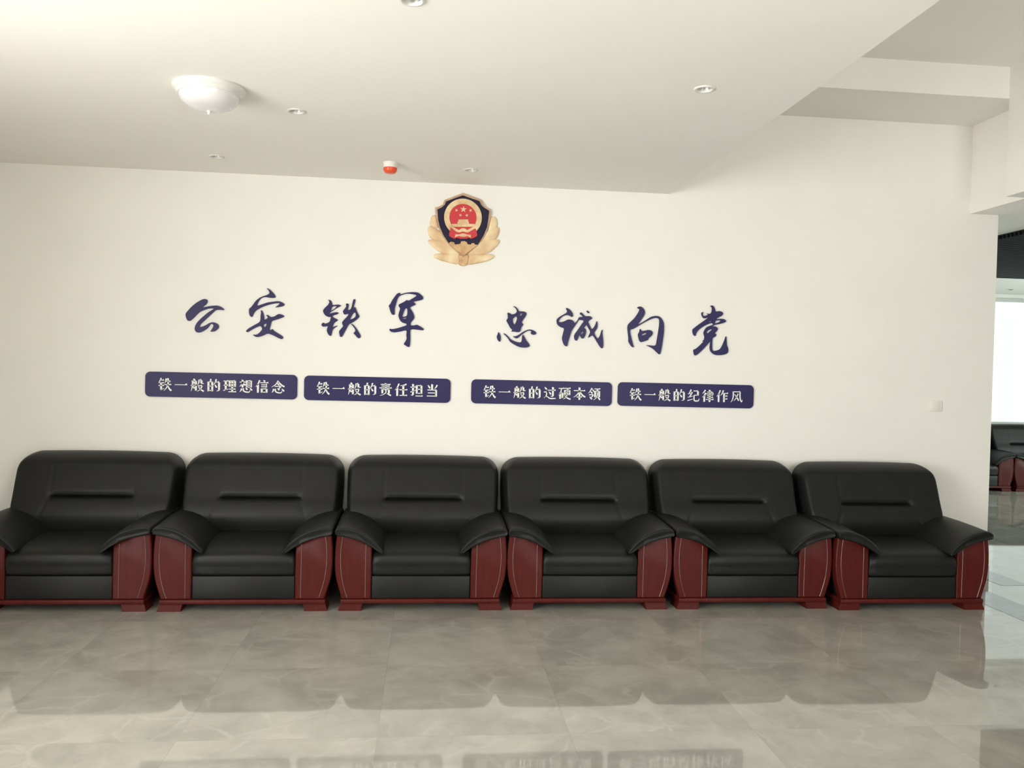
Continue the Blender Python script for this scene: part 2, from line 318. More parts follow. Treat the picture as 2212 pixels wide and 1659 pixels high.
def auto_smooth(o, ang=40):
    me = o.data
    bm = bmesh.new(); bm.from_mesh(me)
    for e in bm.edges:
        if len(e.link_faces) == 2:
            e.smooth = e.calc_face_angle(0) < radians(ang)
    bm.to_mesh(me); bm.free()
    for p in me.polygons: p.use_smooth = True
    return o


def box_into(bm, x0, x1, y0, y1, z0, z1, bev=0.0, seg=2):
    vs = [bm.verts.new((x, y, z)) for x in (x0, x1) for y in (y0, y1) for z in (z0, z1)]
    fs = [(0, 1, 3, 2), (4, 6, 7, 5), (0, 4, 5, 1), (2, 3, 7, 6), (0, 2, 6, 4), (1, 5, 7, 3)]
    faces = [bm.faces.new([vs[i] for i in f]) for f in fs]
    if bev > 0:
        es = list({e for f in faces for e in f.edges})
        bmesh.ops.bevel(bm, geom=es, offset=bev, segments=seg, profile=0.5, affect='EDGES')


def box(name, x0, x1, y0, y1, z0, z1, m, parent=None, bev=0.0, seg=2):
    bm = bmesh.new()
    box_into(bm, x0, x1, y0, y1, z0, z1, bev, seg)
    o = link_bm(name, bm, m, parent)
    if bev > 0: auto_smooth(o, 50)
    return o


def structure(o):
    o['kind'] = 'structure'
    return o


def thing(name, loc, label, cat, group=None):
    o = bpy.data.objects.new(name, None)
    o.empty_display_size = 0.1
    COL.objects.link(o)
    o.location = loc
    return tag(o, label, cat, group)


def tag(o, label, cat, group=None):
    o['label'] = label; o['category'] = cat
    if group: o['group'] = group
    return o


def lathe(name, prof, m, parent=None, seg=48, loc=None, smooth_ang=45):
    """prof: list of (radius, z)"""
    bm = bmesh.new()
    rings = []
    for r, z in prof:
        if r < 1e-6:
            rings.append([bm.verts.new((0, 0, z))])
        else:
            rings.append([bm.verts.new((r * cos(2 * pi * i / seg), r * sin(2 * pi * i / seg), z)) for i in range(seg)])
    for a, b in zip(rings, rings[1:]):
        for i in range(seg):
            j = (i + 1) % seg
            if len(a) == 1 and len(b) == 1: continue
            if len(a) == 1: bm.faces.new((a[0], b[i], b[j]))
            elif len(b) == 1: bm.faces.new((a[i], b[0], a[j]))
            else: bm.faces.new((a[i], b[i], b[j], a[j]))
    o = link_bm(name, bm, m, parent, loc=loc)
    return auto_smooth(o, smooth_ang)


def chaikin(pts, n=1, t=0.22):
    for _ in range(n):
        out = []
        for i in range(len(pts)):
            a, b = pts[i], pts[(i + 1) % len(pts)]
            out.append((a[0] + (b[0] - a[0]) * t, a[1] + (b[1] - a[1]) * t))
            out.append((a[0] + (b[0] - a[0]) * (1 - t), a[1] + (b[1] - a[1]) * (1 - t)))
        pts = out
    return pts


def plate(name, outlines, y_back, thick, m, parent=None, origin=(0, 0), bevel=0.0, smooth=0):
    """Flat cut-out standing in the x-z plane: outlines in metres, first ones and holes mixed (even-odd)."""
    cu = bpy.data.curves.new(name + '_outline', 'CURVE')
    cu.dimensions = '2D'; cu.fill_mode = 'BOTH'
    cu.extrude = thick / 2 - bevel
    cu.bevel_depth = bevel; cu.bevel_resolution = 1; cu.offset = -bevel
    for pts in outlines:
        if smooth: pts = chaikin(pts, smooth)
        s = cu.splines.new('POLY')
        s.points.add(len(pts) - 1)
        for q, (x, z) in zip(s.points, pts): q.co = (x - origin[0], z - origin[1], 0, 1)
        s.use_cyclic_u = True
    tmp = bpy.data.objects.new(name + '_tmp', cu)
    COL.objects.link(tmp)
    dg = bpy.context.evaluated_depsgraph_get(); dg.update()
    me = bpy.data.meshes.new_from_object(tmp.evaluated_get(dg))
    bpy.data.objects.remove(tmp); bpy.data.curves.remove(cu)
    me.name = name
    # curve plane (x, y) -> world (x, z), front towards -y
    for v in me.vertices:
        x, y, z = v.co
        v.co = (x, y_back - thick / 2 - z, y)
    me.materials.clear(); me.materials.append(m)
    bm = bmesh.new(); bm.from_mesh(me)
    bmesh.ops.remove_doubles(bm, verts=bm.verts, dist=1e-6)
    bmesh.ops.recalc_face_normals(bm, faces=bm.faces)
    bm.to_mesh(me); bm.free()
    o = bpy.data.objects.new(name, me)
    COL.objects.link(o)
    if parent is not None: o.parent = parent
    return o


def mm(pts):
    return [(x / 1000.0, z / 1000.0) for x, z in pts]


# ------------------------------------------------------------------ room shell
ZC = 2.84          # lowered ceiling
ZU = 3.675         # upper ceiling
XE = 1.738         # right edge of the lowered ceiling
XL = -3.1          # left wall
XW = 4.322         # right end of the back wall
YR = -8.6         # rear wall

structure(box('floor', -3.6, 11.0, -11.3, 6.1, -0.12, 0.0, M_FLOOR))
structure(box('wall_back', -3.3, XW, 0.0, 0.26, 0.0, 3.9, M_WALL))


def wall_with_opening(name, axis, c0, c1, a0, a1, z0, z1, o0, o1, oz0, oz1, m):
    """axis 'x': wall lies in a plane x = c0..c1 and runs along y; axis 'y': the other way round"""
    bm = bmesh.new()
    for (p0, p1, q0, q1) in ((a0, o0, z0, z1), (o1, a1, z0, z1), (o0, o1, z0, oz0), (o0, o1, oz1, z1)):
        if p1 - p0 < 1e-4 or q1 - q0 < 1e-4: continue
        if axis == 'x': box_into(bm, c0, c1, p0, p1, q0, q1)
        else: box_into(bm, p0, p1, c0, c1, q0, q1)
    return structure(link_bm(name, bm, m))


def window(name, axis, c, o0, o1, z0, z1, npane):
    bm = bmesh.new()
    t, w = 0.03, 0.05

    def bar(p0, p1, q0, q1):
        if axis == 'x': box_into(bm, c - t, c + t, p0, p1, q0, q1)
        else: box_into(bm, p0, p1, c - t, c + t, q0, q1)
    bar(o0, o1, z0, z0 + w); bar(o0, o1, z1 - w, z1)
    for i in range(npane + 1):
        p = o0 + (o1 - o0 - w) * i / npane
        bar(p, p + w, z0 + w, z1 - w)
    f = structure(link_bm(name, bm, M_FRAME))
    for i in range(npane):
        p0 = o0 + (o1 - o0 - w) * i / npane + w
        p1 = o0 + (o1 - o0 - w) * (i + 1) / npane
        if axis == 'x': box('pane', c - 0.003, c + 0.003, p0, p1, z0 + w, z1 - w, M_GLASS, f)
        else: box('pane', p0, p1, c - 0.003, c + 0.003, z0 + w, z1 - w, M_GLASS, f)
    return f


wall_with_opening('wall_left', 'x', -3.6, XL, -11.2, 0.0, 0.0, 3.9, -6.65, -3.55, 0.35, 2.5, M_WALL)
window('window_1', 'x', -3.57, -6.65, -3.55, 0.35, 2.5, 3)
wall_with_opening('wall_rear', 'y', -8.85, YR, -3.6, 10.2, 0.0, 3.9, 1.85, 3.85, 0.1, 3.3, M_WALL)
window('added_window_rear', 'y', -8.73, 1.85, 3.85, 0.1, 3.3, 2)  # unseen window, added to go with the rear fill light
wall_with_opening('wall_right', 'x', 10.0, 10.3, -8.8, 5.95, 0.0, 3.9, 0.6, 4.6, 0.4, 2.7, M_WALL)
window('added_window_side', 'x', 10.2, 0.6, 4.6, 0.4, 2.7, 3)  # unseen window, added as the opening for the far side fill
wall_with_opening('wall_far', 'y', 5.72, 5.95, XW - 0.26, 10.2, 0.0, 3.9, 5.0, 9.9, 0.86, 2.78, M_WALL)
window('window_2', 'y', 5.84, 5.0, 9.9, 0.86, 2.78, 3)
structure(box('wall_side', XW - 0.26, XW, 0.26, 5.72, 0.0, 3.9, M_WALL))

# lowered ceiling with holes for the recessed lamps
DOWN = [(-0.085, -2.963), (1.241, -2.237), (-0.708, -1.544), (-1.372, -0.472), (0.257, -0.445)]
low = box('ceiling', XL, XE, YR, 0.0, ZC, ZU, M_CEIL)
cut_bm = bmesh.new()
for (x, y) in DOWN:
    bmesh.ops.create_cone(cut_bm, cap_ends=True, segments=32, radius1=0.037, radius2=0.037, depth=0.3,
                          matrix=Matrix.Translation((x, y, ZC)))
cutter = link_bm('cutter', cut_bm, None)
md = low.modifiers.new('cut', 'BOOLEAN'); md.object = cutter; md.operation = 'DIFFERENCE'; md.solver = 'EXACT'
_dg = bpy.context.evaluated_depsgraph_get(); _dg.update()
_me = bpy.data.meshes.new_from_object(low.evaluated_get(_dg))
low.modifiers.clear(); low.data = _me
bpy.data.objects.remove(cutter)
structure(low)
structure(box('ceiling_upper', XE, 4.2, YR, 0.0, ZU, 3.9, M_CEIL))
structure(box('ceiling_hall', 4.092, 10.0, YR, 0.0, 2.796, ZU, M_CEIL))
structure(box('ceiling_far', XW, 10.0, 0.0, 5.72, 2.83, 3.1, M_CEIL))
structure(box('trim_1', XE, 4.092, -0.626, 0.0, 3.461, ZU, M_WALL))      # cross beam over the back wall
structure(box('trim_2', 3.92, 4.092, YR, -0.626, 2.792, ZU, M_WALL))     # downstand along the hall
structure(box('trim_3', 3.82, 4.08, YR, -0.205, -0.002, 0.0012, M_BAND))  # grey stone borders let into the floor
structure(box('trim_4', 4.30, 4.53, -0.205, 5.72, -0.002, 0.0012, M_BAND))
_b = bmesh.new()
box_into(_b, XL, XW + 0.014, -0.014, 0.0, 0.0, 0.1)
box_into(_b, XW, XW + 0.014, 0.0, 0.26, 0.0, 0.1)
structure(link_bm('baseboard_back', _b, M_SKIRT))
# open black slat ceiling of the far room
_b = bmesh.new()
box_into(_b, 5.05, 10.0, 0.3, 3.62, 2.822, 2.8299)
for i in range(66):
    y = 0.34 + i * 0.05
    box_into(_b, 5.05, 10.0, y, y + 0.012, 2.79, 2.823)
structure(link_bm('trim_5', _b, M_GRILLE))

# ------------------------------------------------------------------ sofas
def interp(tab, v):
    """smooth curve through the table (monotone abscissae)"""
    n = len(tab)
    v = max(tab[0][0], min(tab[-1][0], v))

    def slope(i):
        a, b = max(0, i - 1), min(n - 1, i + 1)
        return (tab[b][1] - tab[a][1]) / (tab[b][0] - tab[a][0])
    for i in range(n - 1):
        (a, fa), (b, fb) = tab[i], tab[i + 1]
        if v <= b:
            h = b - a; t = (v - a) / h
            return ((2 * t ** 3 - 3 * t * t + 1) * fa + (t ** 3 - 2 * t * t + t) * h * slope(i)
                    + (-2 * t ** 3 + 3 * t * t) * fb + (t ** 3 - t * t) * h * slope(i + 1))


def catmull(pts, per=5, closed=False):
    n = len(pts); out = []
    rng = range(n) if closed else range(n - 1)
    for i in rng:
        p0 = pts[(i - 1) % n] if closed or i > 0 else pts[i]
        p1, p2 = pts[i], pts[(i + 1) % n]
        p3 = pts[(i + 2) % n] if closed or i + 2 < n else p2
        for k in range(per):
            t = k / per
            out.append(tuple(0.5 * ((2 * b) + (-a + c) * t + (2 * a - 5 * b + 4 * c - d) * t * t + (-a + 3 * b - 3 * c + d) * t ** 3)
                             for a, b, c, d in zip(p0, p1, p2, p3)))
    if not closed: out.append(tuple(pts[-1]))
    return out


def loft(name, sections, m, parent, closed_caps=True):
    bm = bmesh.new()
    rings = [[bm.verts.new(p) for p in s] for s in sections]
    n = len(rings[0])
    for a, b in zip(rings, rings[1:]):
        for i in range(n):
            j = (i + 1) % n
            bm.faces.new((a[i], a[j], b[j], b[i]))
    if closed_caps:
        bm.faces.new(rings[0][::-1]); bm.faces.new(rings[-1])
    o = link_bm(name, bm, m, parent)
    return o


def backrest_mesh():
    zb, zt, hw, r = 0.34, 0.901, 0.530, 0.125
    nz, nx = 96, 97
    zs = []
    for i in range(nz):
        t = i / (nz - 1)
        zs.append(zb + (zt - zb) * (1 - (1 - t) ** 1.35))
    face = [(0.34, 0.470), (0.42, 0.440), (0.50, 0.428), (0.56, 0.443), (0.64, 0.484), (0.76, 0.535), (0.86, 0.578), (0.91, 0.602)]
    bm = bmesh.new()
    front, rear = [], []

    def crease(d, s): return math.exp(-(d / s) ** 2)
    for z in zs:
        zc = zt - r
        top = 1.0
        w = hw - (0.016 * ((0.74 - z) / 0.3) ** 2 if z < 0.74 else 0)
        if z > zc:
            h = (z - zc) / r
            w = w - r + r * sqrt(max(0.0, 1 - h * h))
        yr = 0.69 + 0.06 * (z - 0.34)
        rf, rr = [], []
        for k in range(nx):
            s = -1 + 2 * k / (nx - 1)
            s = s * (1.25 - 0.25 * s * s) if abs(s) < 1 else s
            s = max(-1, min(1, s))
            x = w * s
            yf = interp(face, z)
            # crown of the top edge and softly rounded sides
            if z > zt - 0.075:
                h = (z - (zt - 0.075)) / 0.075
                yf = yf + (yr - yf) * (1 - sqrt(max(0, 1 - h * h)))
            es = abs(x) / hw
            if z > zc:
                pass
            edge = max(0.0, (abs(s) - 0.915) / 0.085)
            yf = yf + (yr - yf) * (1 - sqrt(max(0, 1 - edge * edge)))
            soft = -0.012 * (1 - es ** 4)
            yf += soft
            ax = abs(x)
            inside = 1 / (1 + math.exp((ax - 0.258) / 0.006))
            # deep tuck, seams above and flared seams below it
            yf += 0.034 * inside * crease(z - 0.618, 0.0075) + 0.016 * inside * crease(z - 0.628, 0.022 if z > 0.628 else 0.012)
            if 0.626 < z < 0.84:
                yf += 0.0042 * crease(ax - 0.263, 0.005) * min(1, (0.84 - z) / 0.03)
            if z <= 0.626:
                xs = 0.262 + (0.626 - z) * 0.33
                yf += 0.0042 * crease(ax - xs, 0.006) * min(1, (0.626 - z) / 0.03)
            yf = min(yf, yr - 0.0005)
            rf.append(bm.verts.new((x, yf, z + 0.010 * (1 - es * es) * ((z - zb) / (zt - zb)) ** 6 - 0.010 * ((z - zb) / (zt - zb)) ** 6)))
            rr.append(bm.verts.new((x, yr, rf[-1].co.z)))
        front.append(rf); rear.append(rr)
    for g, flip in ((front, False), (rear, True)):
        for a, b in zip(g, g[1:]):
            for k in range(nx - 1):
                q = (a[k], a[k + 1], b[k + 1], b[k])
                bm.faces.new(q[::-1] if flip else q)
    for i in range(nz - 1):
        bm.faces.new((front[i][0], front[i + 1][0], rear[i + 1][0], rear[i][0]))
        bm.faces.new((front[i][-1], rear[i][-1], rear[i + 1][-1], front[i + 1][-1]))
    for k in range(nx - 1):
        bm.faces.new((front[0][k], rear[0][k], rear[0][k + 1], front[0][k + 1]))
        bm.faces.new((front[-1][k], front[-1][k + 1], rear[-1][k + 1], rear[-1][k]))
    bmesh.ops.remove_doubles(bm, verts=bm.verts, dist=1e-5)
    return bm





def make_sofa():
    root = thing('leather_armchair', (0, 0, 0), '', 'armchair', 'black leather armchairs along the slogan wall')
    P = root
    # backrest
    o = link_bm('backrest', backrest_mesh(), M_LEATHER, P, smooth=True)
    auto_smooth(o, 60)
    bm = bmesh.new()
    outl = [(-0.50, 0.10), (0.50, 0.10), (0.515, 0.45), (0.505, 0.76), (0.47, 0.85), (0.40, 0.885), (-0.40, 0.885), (-0.47, 0.85), (-0.505, 0.76), (-0.515, 0.45)]
    secs = []
    for y, k in ((0.66, 0.955), (0.68, 0.985), (0.735, 0.985), (0.75, 0.96)):
        secs.append([(x * k, y, 0.5 + (z - 0.5) * k) for x, z in outl])
    auto_smooth(loft('back_frame', secs, M_LEATHER, P), 40)
    # seat cushion: rolled front, crowned top
    prof = [(0.03, 0.219), (0.006, 0.222), (-0.004, 0.232), (-0.0075, 0.255), (-0.0095, 0.278), (-0.0125, 0.295), (-0.0135, 0.317), (-0.007, 0.340), (0.018, 0.361),
            (0.07, 0.377), (0.16, 0.390), (0.28, 0.399), (0.40, 0.401), (0.46, 0.396), (0.47, 0.30), (0.47, 0.219)]
    prof = catmull(prof, 4)
    secs = []
    for s in (-1, -0.985, -0.95, -0.85, -0.6, -0.3, 0, 0.3, 0.6, 0.85, 0.95, 0.985, 1):
        e = max(0, (abs(s) - 0.85) / 0.15)
        sh = 0.022 * (1 - sqrt(max(0, 1 - e * e)))
        row = []
        for (y, z) in prof:
            crown = 0.008 * (1 - s * s) if z > 0.33 else 0
            zz = z + crown - sh * (1 if z > 0.3 else 0.25 if z > 0.24 else 0)
            yy = y + (sh * 0.6 if y < 0.05 else 0) - 0.004 * (1 - s * s) * (1 if y < 0.02 else 0)
            row.append((0.306 * s, yy, zz))
        secs.append(row)
    auto_smooth(loft('seat_cushion', secs, M_LEATHER, P), 50)
    box('seat_front', -0.308, 0.308, 0.004, 0.5, 0.072, 0.2165, M_LEATHER, P, 0.008, 3)
    # arms
    for sd in (-1, 1):
        outer = [(0.489, 0.074), (0.502, 0.12), (0.516, 0.165), (0.527, 0.21), (0.533, 0.26), (0.535, 0.31), (0.534, 0.36), (0.531, 0.41), (0.525, 0.472)]
        top = [(0.48, 0.467), (0.43, 0.457), (0.385, 0.442), (0.345, 0.424), (0.312, 0.402)]
        inner = [(0.310, 0.34), (0.309, 0.20), (0.311, 0.074)]
        outl = outer + top + inner
        secs = []
        for y, k in ((0.004, 0.006), (0.0, 0.010), (0.0, 0.010), (0.05, 0.0)):
            pass
        cx = 0.42
        secs = []
        for y, ins in ((0.004, 0.006), (0.009, 0.0), (0.062, 0.0)):
            row = []
            n = len(outl)
            for i, (x, z) in enumerate(outl):
                dx = ins if x < cx else -ins
                dz = ins if z < 0.08 else (-ins if z > 0.39 else 0)
                row.append((sd * (x + dx), y - 0.006, z + dz))
            secs.append(row)
        panel = loft('arm_panel', secs, M_WOOD, P)
        auto_smooth(panel, 35)
        # two thin raised beads following the panel edges
        inner_line = [(0.346, 0.414), (0.346, 0.30), (0.345, 0.18), (0.345, 0.082)]
        outer_line = [(0.490, 0.463), (0.497, 0.40), (0.500, 0.33), (0.497, 0.26), (0.487, 0.19), (0.470, 0.125), (0.456, 0.082)]
        for ln in (inner_line, outer_line):
            c = catmull([(x, 0, z) for x, z in ln], 6)
            secs = []
            rr = 0.0036
            for i, q in enumerate(c):
                a = c[max(0, i - 1)]; b = c[min(len(c) - 1, i + 1)]
                tx, tz = b[0] - a[0], b[2] - a[2]
                L = sqrt(tx * tx + tz * tz); nx_, nz_ = -tz / L, tx / L
                secs.append([(sd * (q[0] + nx_ * rr * cos(w)), -0.0012 - rr * 0.9 * sin(w), q[2] + nz_ * rr * cos(w)) for w in [pi * 2 * k / 10 for k in range(10)]])
            auto_smooth(loft('bead_strip', secs, M_WOODLINE, panel), 60)
        # arm body behind the wooden panel
        body = [(0.475, 0.075), (0.505, 0.16), (0.518, 0.26), (0.518, 0.36), (0.512, 0.455), (0.45, 0.452), (0.38, 0.43), (0.316, 0.395), (0.314, 0.20), (0.316, 0.075)]
        secs = [[(sd * x, y, z) for x, z in body] for y in (0.056, 0.69)]
        auto_smooth(loft('arm_body', secs, M_SHELL, P), 35)
        # padded arm top, drooping over the panel towards the seat
        sec = [(0.536, 0.500), (0.525, 0.519), (0.49, 0.526), (0.44, 0.520), (0.385, 0.503), (0.335, 0.477), (0.29, 0.443), (0.255, 0.404), (0.238, 0.378),
               (0.241, 0.366), (0.262, 0.371), (0.30, 0.396), (0.345, 0.421), (0.40, 0.444), (0.46, 0.461), (0.515, 0.471), (0.533, 0.480)]
        sec = catmull(sec, 4, True)
        cxs = sum(q[0] for q in sec) / len(sec); czs = sum(q[1] for q in sec) / len(sec)
        secs = []
        for (y, sc, lift) in ((-0.036, 0.55, -0.002), (-0.0395, 0.68, -0.001), (-0.039, 0.80, 0), (-0.033, 0.91, 0), (-0.018, 0.98, 0.001), (0.03, 1.0, 0.002),
                              (0.15, 1.0, 0.010), (0.30, 1.0, 0.017), (0.46, 1.0, 0.020), (0.60, 1.0, 0.018), (0.66, 0.97, 0.012), (0.68, 0.85, 0.006)):
            row = []
            # shrink towards the middle line of the pad, across its thickness only
            m_ = len(sec)
            for i, (x, z) in enumerate(sec):
                t = max(0, min(1, (x - 0.238) / 0.298))
                mid = 0.369 + 0.126 * (1 - (1 - t) ** 2.0) - 0.002
                mx = 0.5 * (0.238 + 0.536)
                row.append((sd * (mx + (x - mx) * (1 - (1 - sc) * 0.09)), y, mid + (z - mid) * sc + lift))
            secs.append(row)
        auto_smooth(loft('arm_pad', secs, M_LEATHER, P), 70)
    # wooden base rail and feet
    box('base_rail', -0.497, 0.497, -0.012, 0.72, 0.046, 0.0735, M_WOOD, P, 0.006, 3)
    for sx in (-1, 1):
        for fy in (0, 1):
            y0, y1 = (-0.004, 0.13) if fy == 0 else (0.585, 0.715)
            secs = []
            for z, o_, i_ in ((0.0, 0.508, 0.368), (0.008, 0.508, 0.368), (0.030, 0.500, 0.364), (0.046, 0.496, 0.360)):
                secs.append([(sx * i_, y0 + 0.004 * (z > 0.02), z), (sx * o_, y0 + 0.004 * (z > 0.02), z), (sx * o_, y1, z), (sx * i_, y1, z)])
            f = loft('foot', secs, M_WOOD, P)
            auto_smooth(f, 30)
    return root


def copy_tree(o, parent=None):
    c = o.copy(); COL.objects.link(c)
    if parent is not None: c.parent = parent
    for ch in o.children: copy_tree(ch, c)
    return c


sofa0 = make_sofa()
SOFAS = [
    (-2.173, -0.768, 'black leather armchair cut by the left edge, leftmost of the row'),
    (-1.092, -0.773, 'second black leather armchair from the left, under the two left plaques'),
    (-0.008, -0.771, 'third black leather armchair from the left, below the gold and red emblem'),
    (1.067, -0.770, 'fourth black leather armchair from the left, under the third blue plaque'),
    (2.147, -0.772, 'fifth black leather armchair from the left, under the rightmost blue plaque'),
    (3.222, -0.812, 'black leather armchair at the right end of the row, below the wall switch'),
]
ROT = [0, 0, 0, 0, 0, 0]
for i, (x, y, lab) in enumerate(SOFAS):
    o = sofa0 if i == 0 else copy_tree(sofa0)
    o.location = (x, y, 0); o.rotation_euler = (0, 0, radians(ROT[i]))
    o['label'] = lab
for i, (x, lab) in enumerate(((7.582, 'black leather armchair in the far room, seen beside the wall end'),
                              (8.662, 'black leather armchair in the far room, cut by the right edge of the picture'))):
    o = copy_tree(sofa0)
    o.location = (x, 4.77, 0)
    o['label'] = lab; o['group'] = 'armchairs in the far room'

# ------------------------------------------------------------------ wall lettering
CHAR_INFO = [
    ('gong', 'first'), ('an', 'second'), ('tie', 'third'), ('jun', 'fourth'),
    ('zhong', 'fifth'), ('cheng', 'sixth'), ('xiang', 'seventh'), ('dang', 'eighth and last')]
NEXT = {'gong': 'above the leftmost plaque', 'an': 'with roof stroke, above leftmost plaque',
        'tie': 'above the second plaque, left of the tall one', 'jun': 'with long vertical stroke, left of the wide gap',
        'zhong': 'first one right of the wide gap', 'cheng': 'above the right end of the third plaque',
        'xiang': 'with small box inside a frame', 'dang': 'at the right end of the slogan'}
for key, nth in CHAR_INFO:
    polys = [mm(q) for q in CHARS[key]]
    xs = [q[0] for pl in polys for q in pl]; zs = [q[1] for pl in polys for q in pl]
    cx, cz = (min(xs) + max(xs)) / 2, (min(zs) + max(zs)) / 2
    o = plate('calligraphy_character', polys, 0.0, 0.012, M_NAVY, None, (cx, cz), 0.0, 1)
    o.location = (cx, 0, cz)
    tag(o, 'navy brush character %s in slogan, %s' % (nth, NEXT[key]), 'lettering', 'brush calligraphy characters of the slogan')

# Song style characters as strokes in a 100 x 100 box, y down
GLYPH = {
 '一': ['H 3 97 50 5 16'],
 '般': ['P 27 2 23 10 16 17', 'Q 13 15 12 13 58 9 3 97 2', 'V 39 17 92', 'L 39 92 5 30 88 2', 'H 12 39 17', 'H 1 48 52', 'D 20 24 30 40', 'D 18 60 28 76',
        'Q 60 8 9 59 32 8 49 48 2', 'H 60 80 10', 'V 79 10 36', 'L 79 36 8 97 37 5', 'H 54 86 54', 'Q 84 54 9 72 80 8 47 98 2', 'Q 57 58 3 72 80 9 98 96 12'],
 '的': ['P 29 1 26 12 20 22', 'V 12 22 95', 'V 40 22 95', 'H 12 40 23', 'H 12 40 55', 'H 12 40 89', 'P 68 2 62 24 50 46', 'H 62 92 24', 'V 90 24 86', 'L 90 86 9 72 93 3', 'D 58 44 72 66'],
 '铁': ['P 23 2 16 20 3 40', 'H 16 46 18', 'H 10 44 39', 'H 4 46 59', 'V 24 39 92', 'L 22 93 6 47 78 3', 'P 60 5 57 22 48 42', 'H 56 93 27', 'H 47 98 51', 'Q 72 2 11 71 56 10 43 98 2', 'Q 72 52 4 82 80 11 99 96 13'],
 '理': ['H 3 40 14', 'H 4 38 46', 'V 20 14 82', 'L 2 86 7 42 74 4', 'V 49 10 58', 'V 88 10 58', 'H 49 88 12', 'H 49 88 33', 'H 49 88 55', 'V 68 12 95', 'H 46 94 75', 'H 40 99 95'],
 '想': ['H 3 48 20', 'V 25 2 60', 'P 24 22 16 40 3 54', 'D 28 30 46 44', 'V 57 6 60', 'V 87 6 60', 'H 57 87 9', 'H 57 87 25', 'H 57 87 41', 'H 57 87 57', 'P 18 68 14 82 4 94',
        'S 31 66 9 33 86 10 54 95 9 76 93 7 80 78 2', 'D 48 62 60 78', 'D 78 64 96 82'],
 '信': ['P 32 2 20 30 2 54', 'V 20 32 98', 'D 60 1 72 13', 'H 36 99 21', 'H 44 90 37', 'H 44 90 52', 'V 49 66 97', 'V 85 66 97', 'H 49 85 68', 'H 49 85 93'],
 '念': ['Q 50 2 9 32 32 7 1 52 2', 'Q 50 4 4 72 32 11 99 48 11', 'D 42 22 58 36', 'H 26 68 46', 'P 71 44 62 58 50 64', 'P 18 66 14 82 4 94', 'S 31 65 9 33 86 10 54 95 9 76 93 7 80 78 2', 'D 46 60 60 76', 'D 78 64 96 84'],
 '责': ['H 12 88 11', 'H 18 82 24', 'H 2 98 38', 'V 50 1 38', 'V 25 48 80', 'V 75 48 80', 'H 25 75 50', 'Q 50 54 9 46 80 7 6 98 2', 'D 58 80 92 97'],
 '任': ['P 32 2 20 30 2 54', 'V 20 32 98', 'P 90 5 66 14 40 18', 'H 36 99 49', 'V 66 14 93', 'H 38 98 93'],
 '担': ['H 2 42 27', 'V 22 2 88', 'L 22 90 9 6 88 3', 'L 2 66 8 44 50 3', 'V 51 12 78', 'V 87 12 78', 'H 51 87 14', 'H 51 87 43', 'H 51 87 74', 'H 42 99 95'],
 '当': ['V 50 1 44', 'D 16 8 34 34', 'P 88 6 80 24 66 36', 'H 14 86 46', 'V 82 46 98', 'H 18 82 69', 'H 10 82 93'],
 '过': ['H 34 99 28', 'V 76 3 76', 'L 76 78 9 56 74 3', 'D 44 40 60 62', 'D 8 4 26 24', 'H 2 26 43', 'Q 22 43 8 24 68 8 4 90 4', 'S 6 86 4 28 78 6 50 92 9 76 94 9 99 92 6'],
 '硬': ['H 2 44 12', 'Q 24 12 8 18 42 8 2 68 2', 'V 15 46 94', 'V 34 46 88', 'H 15 34 48', 'H 15 34 82', 'H 44 99 10', 'V 53 24 64', 'V 89 24 64', 'H 53 89 26', 'H 53 89 43', 'H 53 89 61', 'Q 71 10 9 70 64 9 40 98 2', 'Q 50 68 3 70 86 9 99 96 11'],
 '本': ['H 4 97 27', 'V 50 1 99', 'Q 48 28 8 32 58 8 2 80 2', 'Q 52 28 4 72 60 12 98 76 10', 'H 28 72 77'],
 '领': ['Q 28 2 8 18 26 7 1 46 2', 'Q 28 3 4 40 22 9 50 34 8', 'D 20 32 34 46', 'H 8 42 57', 'P 42 56 34 70 22 80', 'D 12 72 32 94', 'H 50 99 10', 'P 76 12 73 20 68 26', 'V 57 25 76', 'V 90 25 76', 'H 57 90 27', 'Q 74 36 8 70 74 7 44 98 2', 'D 78 76 98 97'],
 '纪': ['P 28 2 20 22 4 40', 'L 3 38 7 34 32 4', 'P 38 22 22 52 4 68', 'L 3 66 8 44 54 4', 'L 1 92 8 44 78 4', 'H 48 86 13', 'V 86 13 50', 'H 54 86 47', 'S 55 47 10 55 84 10 66 93 10 90 91 9 98 72 2'],
 '律': ['P 27 2 18 18 3 32', 'P 30 26 20 46 2 62', 'V 20 44 98', 'H 42 86 19', 'V 84 18 50', 'H 35 99 34', 'H 42 86 48', 'H 42 94 63', 'H 34 99 79', 'V 64 1 99'],
 '作': ['P 32 2 20 30 2 54', 'V 20 32 98', 'P 57 2 50 24 35 46', 'H 50 99 27', 'V 65 27 98', 'H 65 94 49', 'H 65 94 72'],
 '风': ['Q 20 10 10 20 62 9 2 98 2', 'H 20 80 12', 'S 78 12 10 79 58 10 87 86 9 95 92 7 98 74 2', 'Q 62 26 9 48 60 8 26 86 2', 'Q 30 32 3 50 54 9 68 84 11'],
}


def stroke_strip(bm, pts, to_w, yb, yf):
    """pts: (x, y, width) along the stroke; makes a thin solid ribbon"""
    L, R = [], []
    n = len(pts)
    for i, (x, y, w) in enumerate(pts):
        a = pts[max(0, i - 1)]; b = pts[min(n - 1, i + 1)]
        tx, ty = b[0] - a[0], b[1] - a[1]
        d = sqrt(tx * tx + ty * ty) or 1
        nx_, ny_ = -ty / d, tx / d
        L.append((x + nx_ * w / 2, y + ny_ * w / 2)); R.append((x - nx_ * w / 2, y - ny_ * w / 2))
    poly_solid(bm, L + R[::-1], to_w, yb, yf, strip=n)


